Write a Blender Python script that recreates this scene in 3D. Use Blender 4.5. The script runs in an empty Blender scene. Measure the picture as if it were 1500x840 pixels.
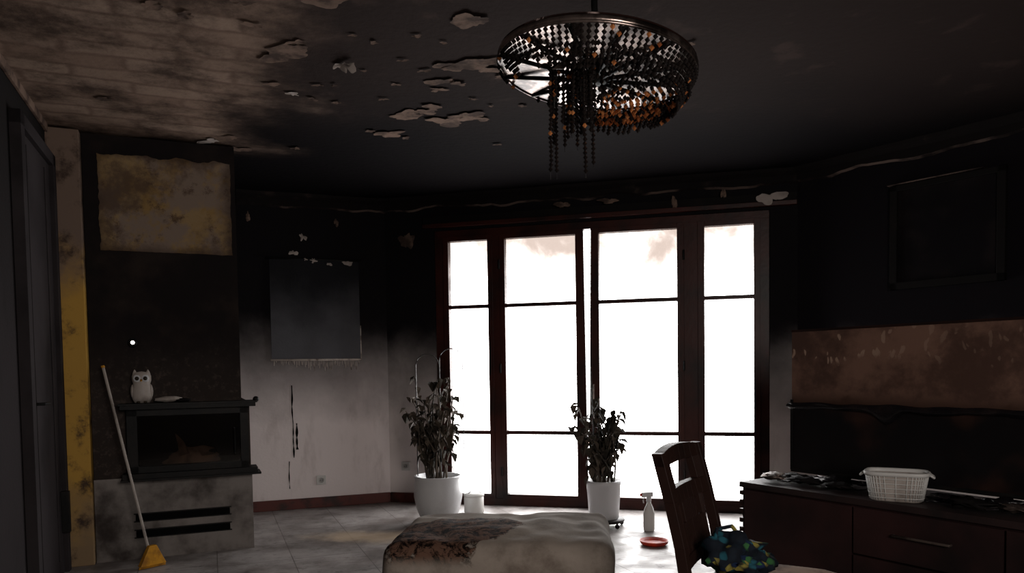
import bpy, bmesh, math, random
from mathutils import Vector, Matrix, noise
random.seed(7)
U = random.uniform
scene = bpy.context.scene

# ------------------------------------------------------------------ helpers
class MB:
    def __init__(s):
        s.bm = bmesh.new(); s.mats = []
    def mi(s, m):
        if m not in s.mats: s.mats.append(m)
        return s.mats.index(m)
    def add(s, verts, faces, mat, M=None, smooth=False):
        vs = []
        for v in verts:
            v = Vector(v)
            if M is not None: v = M @ v
            vs.append(s.bm.verts.new(v))
        k = s.mi(mat)
        for f in faces:
            try:
                fc = s.bm.faces.new([vs[i] for i in f])
                fc.material_index = k; fc.smooth = smooth
            except ValueError:
                pass
        return vs
    def box(s, x0, x1, y0, y1, z0, z1, mat, M=None):
        v = [(x0,y0,z0),(x1,y0,z0),(x1,y1,z0),(x0,y1,z0),(x0,y0,z1),(x1,y0,z1),(x1,y1,z1),(x0,y1,z1)]
        f = [(0,3,2,1),(4,5,6,7),(0,1,5,4),(1,2,6,5),(2,3,7,6),(3,0,4,7)]
        s.add(v, f, mat, M)
    def hexa(s, bottom, top, mat, M=None):
        f = [(0,3,2,1),(4,5,6,7),(0,1,5,4),(1,2,6,5),(2,3,7,6),(3,0,4,7)]
        s.add(list(bottom)+list(top), f, mat, M)
    def lathe(s, prof, mat, c=(0,0,0), segs=32, M=None, smooth=True, sx=1, sy=1):
        v = []; f = []
        for (r, z) in prof:
            for i in range(segs):
                a = 2*math.pi*i/segs
                v.append((c[0]+sx*r*math.cos(a), c[1]+sy*r*math.sin(a), c[2]+z))
        n = len(prof)
        for j in range(n-1):
            for i in range(segs):
                i2 = (i+1) % segs
                f.append((j*segs+i, j*segs+i2, (j+1)*segs+i2, (j+1)*segs+i))
        if prof[0][0] > 1e-4: f.append(tuple(range(segs-1,-1,-1)))
        if prof[-1][0] > 1e-4: f.append(tuple((n-1)*segs+i for i in range(segs)))
        s.add(v, f, mat, M, smooth)
    def tube(s, pts, r, mat, segs=6, M=None, closed=False):
        pts = [Vector(p) for p in pts]; n = len(pts)
        v = []; f = []
        for i, p in enumerate(pts):
            if closed: t = pts[(i+1)%n]-pts[i-1]
            else: t = pts[min(i+1,n-1)]-pts[max(i-1,0)]
            t.normalize()
            a = Vector((0,0,1)) if abs(t.z) < .9 else Vector((1,0,0))
            b = t.cross(a).normalized(); c = t.cross(b)
            rr = r[i] if isinstance(r, (list,tuple)) else r
            for k in range(segs):
                an = 2*math.pi*k/segs
                v.append(p+b*(rr*math.cos(an))+c*(rr*math.sin(an)))
        m = n if closed else n-1
        for i in range(m):
            for k in range(segs):
                k2 = (k+1)%segs; j = (i+1)%n
                f.append((i*segs+k, i*segs+k2, j*segs+k2, j*segs+k))
        if not closed:
            f.append(tuple(range(segs-1,-1,-1))); f.append(tuple((n-1)*segs+k for k in range(segs)))
        s.add(v, f, mat, M, True)
    def ball(s, c, r, mat, M=None, segs=16, sc=(1,1,1), lump=0, ls=3.0, seed=0):
        v = []; f = []; rings = segs//2
        for j in range(rings+1):
            th = math.pi*j/rings
            for i in range(segs):
                a = 2*math.pi*i/segs
                d = Vector((math.sin(th)*math.cos(a), math.sin(th)*math.sin(a), -math.cos(th)))
                k = 1+lump*noise.noise(d*ls+Vector((seed,0,0)))
                v.append((c[0]+r*sc[0]*d.x*k, c[1]+r*sc[1]*d.y*k, c[2]+r*sc[2]*d.z*k))
        for j in range(rings):
            for i in range(segs):
                i2 = (i+1)%segs
                f.append((j*segs+i, j*segs+i2, (j+1)*segs+i2, (j+1)*segs+i))
        s.add(v, f, mat, M, True)
    def bead(s, c, r, mat, M=None, sz=1.25):
        c = Vector(c)
        v = [c+Vector((r,0,0)), c+Vector((0,r,0)), c-Vector((r,0,0)), c-Vector((0,r,0)), c+Vector((0,0,r*sz)), c-Vector((0,0,r*sz))]
        s.add(v, [(0,1,4),(1,2,4),(2,3,4),(3,0,4),(1,0,5),(2,1,5),(3,2,5),(0,3,5)], mat, M)
    def build(s, name, loc=(0,0,0), rz=0, bevel=0, sub=0, parent=None, merge=False, scale=None):
        if merge: bmesh.ops.remove_doubles(s.bm, verts=s.bm.verts, dist=1e-5)
        bmesh.ops.recalc_face_normals(s.bm, faces=s.bm.faces)
        me = bpy.data.meshes.new(name); s.bm.to_mesh(me); s.bm.free()
        if scale: me.transform(Matrix.Diagonal((scale,scale,scale,1)))
        for m in s.mats: me.materials.append(m)
        ob = bpy.data.objects.new(name, me); scene.collection.objects.link(ob)
        ob.location = loc; ob.rotation_euler = (0,0,rz)
        if bevel:
            b = ob.modifiers.new('bevel','BEVEL'); b.width = bevel; b.segments = 2; b.limit_method='ANGLE'
        if parent: ob.parent = parent
        return ob

class NT:
    def __init__(s, name):
        s.m = bpy.data.materials.new(name); s.m.use_nodes = True
        s.t = s.m.node_tree; s.t.nodes.clear()
        s.out = s.n('ShaderNodeOutputMaterial')
    def n(s, typ, inp=None, **props):
        nd = s.t.nodes.new(typ)
        for k, v in props.items(): setattr(nd, k, v)
        if inp:
            for k, v in inp.items(): s.set(nd, k, v)
        return nd
    def set(s, nd, k, v):
        sock = nd.inputs[k]
        if isinstance(v, bpy.types.NodeSocket): s.t.links.new(v, sock)
        elif isinstance(v, bpy.types.Node): s.t.links.new(v.outputs[0], sock)
        else:
            if isinstance(v, (tuple, list)) and len(v) == 3 and sock.type == 'RGBA': v = (*v, 1)
            sock.default_value = v
    def math(s, op, a, b=0.0, clamp=False):
        return s.n('ShaderNodeMath', {0:a, 1:b}, operation=op, use_clamp=clamp).outputs[0]
    def pos(s): return s.n('ShaderNodeNewGeometry').outputs['Position']
    def obj(s): return s.n('ShaderNodeTexCoord').outputs['Object']
    def noise(s, vec, scale, detail=5, rough=.55, dist=0):
        return s.n('ShaderNodeTexNoise', {'Vector':vec,'Scale':scale,'Detail':detail,'Roughness':rough,'Distortion':dist}).outputs[0]
    def ramp(s, v, a, b, lo=0.0, hi=1.0):
        return s.n('ShaderNodeMapRange', {'Value':v,'From Min':a,'From Max':b,'To Min':lo,'To Max':hi}, interpolation_type='SMOOTHSTEP').outputs[0]
    def mix(s, f, a, b, mode='MIX'):
        nd = s.n('ShaderNodeMix', data_type='RGBA', blend_type=mode)
        s.set(nd, 0, f); s.set(nd, 6, a); s.set(nd, 7, b)
        return nd.outputs[2]
    def bsdf(s, col, rough=.6, metal=0.0, bump=None, bstr=.3, bdist=.01, spec=.25):
        p = s.n('ShaderNodeBsdfPrincipled', {'Base Color':col,'Roughness':rough,'Metallic':metal,'Specular IOR Level':spec})
        if bump is not None:
            b = s.n('ShaderNodeBump', {'Height':bump,'Strength':bstr,'Distance':bdist})
            s.set(p, 'Normal', b)
        s.t.links.new(p.outputs[0], s.out.inputs[0])
        return s.m

SOOT = (.008,.007,.007)
def grimy(name, base, dark=SOOT, scale=4, lo=.45, hi=.65, rough=.6, metal=0.0, bstr=.25, spec=.3):
    t = NT(name); o = t.obj()
    nz = t.noise(o, scale, 6, .6)
    f = t.ramp(nz, lo, hi)
    fine = t.noise(o, scale*9, 4)
    return t.bsdf(t.mix(f, base, dark), rough, metal, bump=fine, bstr=bstr, bdist=.004, spec=spec)

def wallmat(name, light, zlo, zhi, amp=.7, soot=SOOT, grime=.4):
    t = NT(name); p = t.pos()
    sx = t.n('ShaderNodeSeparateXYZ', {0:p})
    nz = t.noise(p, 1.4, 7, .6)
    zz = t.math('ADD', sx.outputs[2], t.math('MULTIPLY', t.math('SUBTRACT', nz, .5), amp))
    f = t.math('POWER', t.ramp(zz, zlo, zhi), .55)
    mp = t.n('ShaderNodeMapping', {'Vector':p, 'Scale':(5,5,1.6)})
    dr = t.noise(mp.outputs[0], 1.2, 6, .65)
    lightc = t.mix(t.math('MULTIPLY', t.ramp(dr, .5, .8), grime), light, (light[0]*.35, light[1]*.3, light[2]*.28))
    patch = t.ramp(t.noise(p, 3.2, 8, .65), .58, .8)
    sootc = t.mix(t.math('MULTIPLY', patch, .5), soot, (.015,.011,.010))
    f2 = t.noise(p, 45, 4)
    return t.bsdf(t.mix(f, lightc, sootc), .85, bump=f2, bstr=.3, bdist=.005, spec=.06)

def xy(P, D, a, b=0):
    return Vector((P[0]+D[0]*a-D[1]*b, P[1]+D[1]*a+D[0]*b, 0))

# ------------------------------------------------------------------ materials
M_wall_lb = wallmat('wall_plaster_left', (.70,.63,.62), .72, 1.72, soot=(.007,.006,.007))
M_wall_win = wallmat('wall_plaster_window', (.70,.63,.61), .72, 1.6, soot=(.007,.006,.007))
M_wall_r = wallmat('wall_plaster_right', (.60,.54,.52), .75, 1.45, soot=(.0065,.0052,.0068))
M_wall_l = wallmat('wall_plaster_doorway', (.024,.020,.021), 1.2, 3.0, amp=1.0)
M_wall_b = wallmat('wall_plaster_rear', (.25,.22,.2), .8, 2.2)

def ceilmat():
    t = NT('ceiling_plaster'); p = t.pos()
    d = t.n('ShaderNodeVectorMath', {0:p, 1:(.93,.37,0)}, operation='DOT_PRODUCT').outputs['Value']
    d = t.math('ADD', d, 2.82*.93-4.68*.37)
    n1 = t.noise(p, 1.1, 7, .6)
    dd = t.math('ADD', d, t.math('MULTIPLY', t.math('SUBTRACT', n1, .5), 1.6))
    f = t.ramp(dd, .8, 1.5)
    rot = t.n('ShaderNodeMapping', {'Vector':p, 'Rotation':(0,0,-.39)})
    wob = t.n('ShaderNodeVectorMath', {0:rot.outputs[0], 1:t.n('ShaderNodeVectorMath', {0:t.n('ShaderNodeTexNoise', {'Vector':p,'Scale':4.0}).outputs[1], 1:(.10,.10,0)}, operation='MULTIPLY').outputs[0]}, operation='ADD').outputs[0]
    br = t.n('ShaderNodeTexBrick', {'Vector':wob,'Scale':1.0,'Mortar Size':.03,'Mortar Smooth':1.0,'Brick Width':.5,'Row Height':.16,
         'Color1':(.25,.178,.138,1),'Color2':(.185,.125,.095,1),'Mortar':(.15,.10,.077,1)}, offset=.5)
    n2 = t.ramp(t.noise(p, 2.3, 9, .70), .38, .66)
    brown = t.mix(n2, br.outputs[0], (.050,.034,.027))
    n3 = t.ramp(t.noise(p, 3.5, 9, .6, .3), .56, .70)
    dark = t.mix(t.math('MULTIPLY', n3, .6), (.024,.0165,.015), (.055,.037,.032))
    sx = t.n('ShaderNodeSeparateXYZ', {0:p})
    thick = t.ramp(t.math('ADD', sx.outputs[1], t.math('MULTIPLY', n1, .8)), 3.9, 5.6)
    dark = t.mix(thick, dark, (.0048,.004,.0046))
    fl = t.ramp(t.math('ADD', sx.outputs[1], t.math('MULTIPLY', n1, .8)), 5.2, 5.8)
    f = t.math('MAXIMUM', f, fl)
    bump = t.noise(p, 26, 6)
    return t.bsdf(t.mix(f, brown, dark), .9, bump=bump, bstr=.45, bdist=.008, spec=.03)
M_ceil = ceilmat()

def floormat():
    t = NT('floor_tiles'); p = t.pos()
    rot = t.n('ShaderNodeMapping', {'Vector':p, 'Rotation':(0,0,-.38)})
    br = t.n('ShaderNodeTexBrick', {'Vector':rot.outputs[0],'Scale':1.0,'Mortar Size':.004,'Mortar Smooth':.5,'Brick Width':.45,'Row Height':.45,
         'Color1':(.36,.33,.32,1),'Color2':(.30,.275,.265,1),'Mortar':(.10,.085,.078,1)}, offset=0.0)
    n1 = t.ramp(t.noise(p, 1.7, 9, .70), .38, .64)
    c = t.mix(t.math('MULTIPLY', n1, .78), br.outputs[0], (.080,.062,.054))
    n2 = t.ramp(t.noise(p, 12, 7, .75), .52, .70)
    c = t.mix(t.math('MULTIPLY', n2, .7), c, (.04,.031,.026))
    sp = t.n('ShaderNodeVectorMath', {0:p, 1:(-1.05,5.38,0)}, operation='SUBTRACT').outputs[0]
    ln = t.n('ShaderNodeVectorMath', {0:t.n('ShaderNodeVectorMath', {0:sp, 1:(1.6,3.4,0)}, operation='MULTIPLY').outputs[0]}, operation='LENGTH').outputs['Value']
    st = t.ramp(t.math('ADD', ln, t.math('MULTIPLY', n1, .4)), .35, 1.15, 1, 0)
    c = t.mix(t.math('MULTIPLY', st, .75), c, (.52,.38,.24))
    r = t.ramp(t.noise(p, 5, 5), .3, .7, .30, .62)
    return t.bsdf(c, r, bump=br.outputs['Fac'], bstr=-.3, bdist=.003, spec=.45)
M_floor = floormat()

def nibmat():
    t = NT('jamb_plaster'); p = t.pos()
    z = t.n('ShaderNodeSeparateXYZ', {0:p}).outputs[2]
    n1 = t.noise(p, 3.2, 7, .6)
    zz = t.math('ADD', z, t.math('MULTIPLY', t.math('SUBTRACT', n1, .5), 1.0))
    c = t.mix(t.ramp(zz, 1.55, 2.0), (.44,.255,.055), (.16,.113,.088))
    c = t.mix(t.ramp(zz, .1, .6, 1, 0), c, (.22,.15,.085))
    c = t.mix(t.ramp(t.noise(p, 4, 8, .7), .50, .66), c, (.05,.033,.026))
    return t.bsdf(c, .8, bump=n1, bstr=.4, spec=.1)
M_nib = nibmat()

def chim():
    t = NT('sooted_chimney'); o = t.obj()
    z = t.n('ShaderNodeSeparateXYZ', {0:o}).outputs[2]
    n1 = t.noise(o, 2.2, 8, .65)
    c = t.mix(t.ramp(n1, .45, .75), (.009,.007,.007), (.024,.017,.014))
    low = t.ramp(t.math('ADD', z, t.math('MULTIPLY', t.math('SUBTRACT', n1, .5), .8)), .95, 1.5, 1, 0)
    sp = t.ramp(t.noise(o, 30, 4, .7), .5, .7)
    c = t.mix(t.math('MULTIPLY', low, t.math('ADD', .3, t.math('MULTIPLY', sp, .5))), c, (.075,.057,.048))
    return t.bsdf(c, .7, bump=n1, bstr=.2, spec=.06)
M_chim = chim()
M_soot = grimy('sooted_plaster', (.007,.006,.006), (.015,.011,.010), 2.5, .5, .8, rough=.7, spec=.06)
M_conc = grimy('sooted_concrete', (.215,.192,.178), (.036,.029,.026), 3, .38, .70, rough=.85, spec=.1)
def tanm():
    t = NT('scorched_chimney_panel'); o = t.obj()
    n1 = t.noise(o, 4.5, 7, .62, .4)
    c = t.mix(t.ramp(n1, .42, .60), (.25,.17,.085), (.23,.145,.055))
    c = t.mix(t.ramp(t.noise(o, 3.1, 7, .65), .46, .56), c, (.19,.143,.112))
    c = t.mix(t.math('MULTIPLY', t.ramp(t.noise(o, 6, 8, .75), .53, .66), .85), c, (.06,.035,.023))
    c = t.mix(t.math('MULTIPLY', t.ramp(t.noise(o, 1.8, 8, .7), .48, .62), .85), c, (.075,.048,.034))
    # darker scorched rim along the panel edges
    s = t.n('ShaderNodeSeparateXYZ', {0:o})
    ex = t.math('ABSOLUTE', t.math('DIVIDE', t.math('ADD', s.outputs[0], .49), .395))
    ez = t.math('ABSOLUTE', t.math('DIVIDE', t.math('SUBTRACT', s.outputs[2], 2.29), .31))
    e = t.math('ADD', t.math('MAXIMUM', ex, ez), t.math('MULTIPLY', t.math('SUBTRACT', n1, .5), .5))
    c = t.mix(t.math('MULTIPLY', t.ramp(e, .80, 1.02), .7), c, (.045,.028,.020))
    return t.bsdf(c, .85, bump=n1, bstr=.5, spec=.1)
M_tan = tanm()
M_black = grimy('blackened_steel', (.006,.006,.006), (.012,.010,.009), 6, rough=.5, spec=.12)
M_hole = grimy('black_void', (.003,.003,.003), (.005,.005,.005), 6, rough=.9, spec=.05)
M_ash = grimy('ash', (.30,.23,.18), (.11,.08,.06), 8, rough=.9)
M_frame = grimy('mahogany_frame', (.042,.009,.006), (.008,.005,.0045), 3, .35, .75, rough=.4, spec=.2)
M_base = grimy('mahogany_baseboard', (.08,.015,.010), (.02,.008,.006), 5, rough=.5)
M_white = grimy('white_ceramic', (.50,.50,.51), (.28,.26,.25), 3, .5, .8, rough=.3, spec=.4)
M_soil = grimy('potting_soil', (.02,.014,.01), (.01,.008,.006), 20, rough=.95)
M_leaf = grimy('scorched_leaf', (.040,.034,.025), (.014,.011,.008), 9, .4, .6, rough=.7, spec=.15)
M_leaf2 = grimy('wilted_leaf', (.090,.070,.053), (.030,.022,.016), 9, .4, .7, rough=.7, spec=.15)
M_wire = grimy('dark_wire', (.03,.028,.026), rough=.4)
M_plast = grimy('white_plastic', (.50,.49,.47), (.32,.29,.27), 5, .55, .8, rough=.45)
M_plast_dirty = grimy('sooted_plastic', (.34,.30,.27), (.10,.078,.065), 7, .45, .8, rough=.5)
M_red = grimy('red_plastic', (.5,.035,.012), (.25,.02,.012), 8, rough=.35)
M_yellow = grimy('yellow_plastic', (.52,.24,.012), (.24,.10,.01), 8, rough=.5)
M_wood = grimy('charred_walnut', (.018,.008,.006), (.007,.0045,.004), 2.5, .42, .72, rough=.45, spec=.15)
M_side = grimy('sooted_mahogany', (.030,.0125,.012), (.010,.0065,.0065), 1.6, .38, .68, rough=.55, spec=.15)
M_side_top = grimy('sooted_cabinet_top', (.022,.0125,.012), (.009,.0075,.0075), 4, .42, .72, rough=.5, spec=.22)
M_seat = grimy('seat_fabric', (.28,.195,.145), (.11,.073,.055), 6, rough=.9, spec=.1)
M_handle = grimy('tarnished_metal', (.18,.14,.12), (.05,.037,.033), 9, rough=.4, metal=.8)
def hang():
    t = NT('grey_tapestry'); o = t.obj()
    z = t.n('ShaderNodeSeparateXYZ', {0:o}).outputs[2]
    n1 = t.noise(o, 2.2, 7, .6)
    f = t.ramp(t.math('ADD', z, t.math('MULTIPLY', t.math('SUBTRACT', n1, .5), .7)), 1.3, 2.1)
    c = t.mix(f, (.092,.092,.101), (.012,.012,.014))
    return t.bsdf(c, .9, bump=t.noise(o, 60, 3), bstr=.3, spec=.08)
M_hang = hang()
M_fringe = grimy('tapestry_fringe', (.50,.44,.40), (.16,.13,.11), 9, rough=.9, spec=.1)
M_flake = grimy('peeled_plaster', (.150,.101,.078), (.050,.034,.028), 7, .40, .62, rough=.9, spec=.05)
M_flakew = grimy('peeled_paint_white', (.33,.285,.26), (.11,.088,.075), 4, .5, .8, rough=.85, spec=.1)
M_cornice = grimy('scorched_cornice', (.008,.0065,.0065), (.035,.025,.022), 4, .58, .74, rough=.85, spec=.05)
M_cornl = grimy('cornice_torn_edge', (.012,.009,.009), (.12,.086,.073), 2.2, .45, .60, rough=.85, spec=.05)
M_film = grimy('melted_film', (.006,.005,.006), (.014,.010,.010), 6, rough=.25, bstr=.6)
M_pict = grimy('charred_canvas', (.005,.004,.005), (.010,.0075,.008), 3, rough=.8, spec=.06)
M_eye = grimy('owl_eye', (.02,.015,.01), (.04,.03,.02), 5, rough=.2)
M_rim = grimy('nickel_rim', (.32,.25,.22), (.035,.026,.023), 7, .40, .60, rough=.28, metal=.9)
M_bead = grimy('smoked_crystal', (.012,.009,.008), (.007,.006,.006), 20, rough=.14, bstr=0, spec=.3)
M_bead_glint = grimy('crystal_warm_glint', (.85,.32,.11), (.35,.11,.04), 20, rough=.25, metal=.5, bstr=0)  # orange sparkle of reflected warm light, painted in as bead colour
M_door = grimy('door_paint', (.030,.0255,.027), (.010,.0085,.009), 1.6, .4, .8, rough=.75, spec=.05)

def ott():
    t = NT('ottoman_fabric'); o = t.obj()
    s = t.n('ShaderNodeSeparateXYZ', {0:o})
    ex = t.math('DIVIDE', t.math('ADD', s.outputs[0], .225), .30)
    ey = t.math('DIVIDE', t.math('ADD', t.math('ADD', s.outputs[1], .07), t.math('MULTIPLY', s.outputs[0], -.25)), .27)
    d = t.math('SQRT', t.math('ADD', t.math('MULTIPLY', ex, ex), t.math('MULTIPLY', ey, ey)))
    d = t.math('ADD', d, t.math('MULTIPLY', t.math('SUBTRACT', t.noise(o, 8, 7, .65), .5), .8))
    zt = t.ramp(s.outputs[2], .37, .43)
    burn = t.math('MULTIPLY', t.ramp(d, .95, 1.0, 1, 0), zt)
    cl = t.mix(t.ramp(t.noise(o, 3, 8, .7), .40, .66), (.265,.225,.19), (.135,.107,.088))
    n2 = t.noise(o, 20, 8, .75, .6)
    bc = t.mix(t.ramp(n2, .44, .54), (.006,.0035,.003), (.13,.072,.050))
    c = t.mix(burn, cl, bc)
    fine = t.noise(o, 90, 3)
    h = t.math('ADD', t.math('MULTIPLY', burn, t.math('MULTIPLY', n2, 4.0)), t.math('MULTIPLY', fine, .2))
    return t.bsdf(c, .9, bump=h, bstr=.7, bdist=.006, spec=.06)
M_ott = ott()

def tvm():
    t = NT('blistered_panel'); o = t.obj()
    n1 = t.noise(o, 3.5, 8, .65)
    c = t.mix(t.ramp(n1, .36, .62), (.15,.083,.060), (.060,.032,.024))
    z = t.n('ShaderNodeSeparateXYZ', {0:o})
    wob = t.n('ShaderNodeVectorMath', {0:o, 1:t.n('ShaderNodeVectorMath', {0:t.n('ShaderNodeTexNoise', {'Vector':o,'Scale':9.0}).outputs[1], 1:(.09,.0,.12)}, operation='MULTIPLY').outputs[0]}, operation='ADD').outputs[0]
    mp = t.n('ShaderNodeMapping', {'Vector':wob,'Scale':(18,3,8)})
    vz = t.n('ShaderNodeTexVoronoi', {'Vector':mp.outputs[0],'Scale':1.6}, feature='F1')
    chips = t.ramp(t.math('ADD', vz.outputs[0], t.math('MULTIPLY', n1, .6)), .55, .62, 1, 0)
    zz = t.math('ADD', z.outputs[2], t.math('MULTIPLY', t.math('SUBTRACT', n1, .5), .3))
    band = t.math('MULTIPLY', t.ramp(zz, 1.19, 1.22), t.ramp(zz, 1.35, 1.37, 1, 0))
    xf = t.ramp(z.outputs[0], .2, 1.0, 1, .25)
    c = t.mix(t.math('MULTIPLY', t.math('MULTIPLY', chips, band), xf), c, (.26,.175,.13))
    c = t.mix(t.ramp(zz, 1.05, .97), c, (.045,.023,.016))
    return t.bsdf(c, .65, bump=n1, bstr=.3, spec=.12)
M_tv = tvm()
def tvblack():
    t = NT('scorched_screen'); o = t.obj()
    n1 = t.ramp(t.noise(o, 1.9, 4, .5), .46, .70)
    return t.bsdf(t.mix(n1, (.006,.005,.0055), (.065,.028,.018)), .3, spec=.25)
M_screen = tvblack()

def bagm():
    t = NT('floral_fabric'); o = t.obj()
    v = t.n('ShaderNodeTexVoronoi', {'Vector':o,'Scale':36.0})
    h = t.n('ShaderNodeSeparateColor', {0:v.outputs['Color']}).outputs[0]
    cr = t.n('ShaderNodeValToRGB', {0:h}); e = cr.color_ramp; e.interpolation='CONSTANT'
    e.elements[0].color=(.008,.012,.018,1); e.elements[1].position=.50; e.elements[1].color=(.015,.075,.10,1)
    a=e.elements.new(.64); a.color=(.03,.10,.035,1)
    a=e.elements.new(.80); a.color=(.20,.17,.04,1)
    a=e.elements.new(.90); a.color=(.01,.02,.05,1)
    edge = t.ramp(v.outputs[0], .3, .8)
    return t.bsdf(t.mix(edge, cr.outputs[0], (.006,.008,.012)), .8, bump=v.outputs[0], bstr=.2, spec=.1)
M_bag = bagm()

def mirror():
    t = NT('cracked_mirror_plate'); o = t.obj()
    v = t.n('ShaderNodeTexVoronoi', {'Vector':o,'Scale':6.0})
    h = t.n('ShaderNodeSeparateColor', {0:v.outputs['Color']}).outputs[0]
    x = t.n('ShaderNodeSeparateXYZ', {0:o}).outputs[0]
    n0 = t.noise(o, 5, 6, .65)
    f = t.math('MAXIMUM', t.ramp(n0, .52, .58), t.ramp(h, .68, .70))
    f = t.math('MAXIMUM', f, t.ramp(t.math('ADD', x, t.math('MULTIPLY', t.math('SUBTRACT', n0, .5), .3)), -.10, -.02))
    c = t.mix(f, (.62,.47,.43), (.012,.006,.005))
    return t.bsdf(c, t.ramp(f, 0, 1, .12, 1.0), t.ramp(f, 0, 1, 1.0, .0), bump=t.noise(o,4,2), bstr=.25, bdist=.02, spec=0.0)
M_mirror = mirror()

def glassm():
    t = NT('stained_window_glass'); p = t.pos()
    z = t.n('ShaderNodeSeparateXYZ', {0:p}).outputs[2]
    n1 = t.noise(p, 1.7, 7, .6, .5)
    zz = t.math('ADD', z, t.math('MULTIPLY', t.math('SUBTRACT', n1, .5), 1.9))
    up = t.ramp(z, 1.745, 1.76)
    f = t.math('MULTIPLY', t.ramp(zz, 1.65, 2.45), up)
    # transmission is applied at both faces of the pane
    c = t.mix(t.math('POWER', f, .6), (.97,.97,.97), (.262,.238,.224))
    tr = t.n('ShaderNodeBsdfTransparent', {0:c})
    gl = t.n('ShaderNodeBsdfGlossy', {0:(.8,.8,.8,1),'Roughness':.05})
    mx = t.n('ShaderNodeMixShader', {0:.03, 1:tr, 2:gl})
    t.t.links.new(mx.outputs[0], t.out.inputs[0]); return t.m
M_glass = glassm()
def fireglass():
    t = NT('fireplace_glass')
    tr = t.n('ShaderNodeBsdfTransparent', {0:(.66,.60,.55,1)})
    gl = t.n('ShaderNodeBsdfGlossy', {0:(.5,.5,.5,1),'Roughness':.08})
    mx = t.n('ShaderNodeMixShader', {0:.04, 1:tr, 2:gl})
    t.t.links.new(mx.outputs[0], t.out.inputs[0]); return t.m
M_fglass = fireglass()
def emis(name, col, s):
    t = NT(name); e = t.n('ShaderNodeEmission', {0:(*col,1), 1:s})
    t.t.links.new(e.outputs[0], t.out.inputs[0]); return t.m
M_glint_glow = emis('glint_glow', (1,.93,.85), 12)  # emission standing in for a bright glint

# ------------------------------------------------------------------ room
H = 2.72
W0 = (-.61,6.67); WD = (.967,-.2545); WA = math.atan2(WD[1], WD[0])
A = xy(W0, WD, -.527); B = xy(W0, WD, 2.96)
LD = (.937,.348); n_=math.hypot(*LD); LD=(LD[0]/n_,LD[1]/n_); LA = math.atan2(LD[1], LD[0])
RD = (.61,-.79); n_=math.hypot(*RD); RD=(RD[0]/n_,RD[1]/n_); RA = math.atan2(RD[1], RD[0])
L0 = (-2.83,4.68); SD = (-.37,.929); SA = math.atan2(SD[1], SD[0])
TH = .25
m = MB(); m.box(-2.45, .1, 0, TH, 0, H, M_wall_lb)
m.build('wall_back_left', (A.x,A.y,0), LA)
m = MB()
m.box(-.527-.05, -.06, 0, TH, 0, H, M_wall_win); m.box(2.752, 3.0, 0, TH, 0, H, M_wall_win)
m.box(-.06, 2.752, 0, TH, 2.42, H, M_wall_win)
m.build('wall_back', (*W0,0), WA)
m = MB(); m.box(-.02, 5.1, 0, TH, 0, H, M_wall_r)
m.build('wall_right', (B.x,B.y,0), RA)
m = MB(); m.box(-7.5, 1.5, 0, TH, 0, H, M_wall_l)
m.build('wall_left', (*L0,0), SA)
E1 = xy((B.x,B.y), RD, 5.0); E0 = xy(L0, SD, -7.4)
m = MB()
pp = [E1, Vector((5.3,-.6,0)), E0]
for i in range(2):
    a, b = pp[i], pp[i+1]; d = (b-a); ln = d.length; ang = math.atan2(d.y,d.x)
    m.box(-.1, ln+.1, 0, TH, 0, H, M_wall_b, Matrix.Translation(a) @ Matrix.Rotation(ang,4,'Z'))
m.build('wall_rear')
outer = [xy((A.x,A.y), LD, -2.6, TH), xy((A.x,A.y), LD, .05, TH), xy(W0, WD, 3.0, TH), xy((B.x,B.y), RD, 5.2, TH), Vector((5.6,-.9,0)), xy(L0,SD,-7.6,TH), xy(L0, SD, 1.5, TH)]
def slab(name, z0, z1, mat):
    m = MB(); n = len(outer)
    v = [(p.x,p.y,z0) for p in outer]+[(p.x,p.y,z1) for p in outer]
    f = [tuple(range(n-1,-1,-1)), tuple(range(n,2*n))]+[(i,(i+1)%n,n+(i+1)%n,n+i) for i in range(n)]
    m.add(v, f, mat); return m.build(name)
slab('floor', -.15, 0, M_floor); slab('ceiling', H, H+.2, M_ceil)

def cornice(name, P, ang, x0, x1):
    m = MB(); n = int((x1-x0)/.04)
    v=[]
    for i in range(n+1):
        x = x0+(x1-x0)*i/n
        j1 = noise.noise(Vector((x*4,1.7,P[0])))*.03+noise.noise(Vector((x*13,1.7,P[0])))*.012; j2 = noise.noise(Vector((x*5,7.7,P[0])))*.018
        v += [(x,-.002,H-.110+j1*1.1),(x,-.028+j2*.4,H-.098+j1),(x,-.03,H-.05),(x,-.075+j2,H-.025),(x,-.085+j2,H-.001)]
    f0=[];f1=[]
    for i in range(n):
        for k in range(4):
            a=i*5+k; (f0 if k==0 else f1).append((a,a+1,a+6,a+5))
    m.add(v,f1,M_cornice); m.add(v,f0,M_cornl); m.build(name,(P[0],P[1],0),ang)
cornice('trim_1', A, LA, -1.25, 0); cornice('trim_2', W0, WA, -.527, 2.96); cornice('trim_3', B, RA, 0, 4.8)
m = MB(); m.box(-1.2, -.005, -.02, 0, 0, .09, M_base); m.build('baseboard_back_left',(A.x,A.y,0),LA,bevel=.004)
m = MB(); m.box(-.52, -.07, -.02, 0, 0, .09, M_base); m.box(2.76,2.94,-.02,0,0,.09,M_base); m.build('baseboard_back',(*W0,0),WA,bevel=.004)
m = MB(); m.box(.02, 4.9, -.02, 0, 0, .09, M_base); m.build('baseboard_right',(B.x,B.y,0),RA,bevel=.004)

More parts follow.
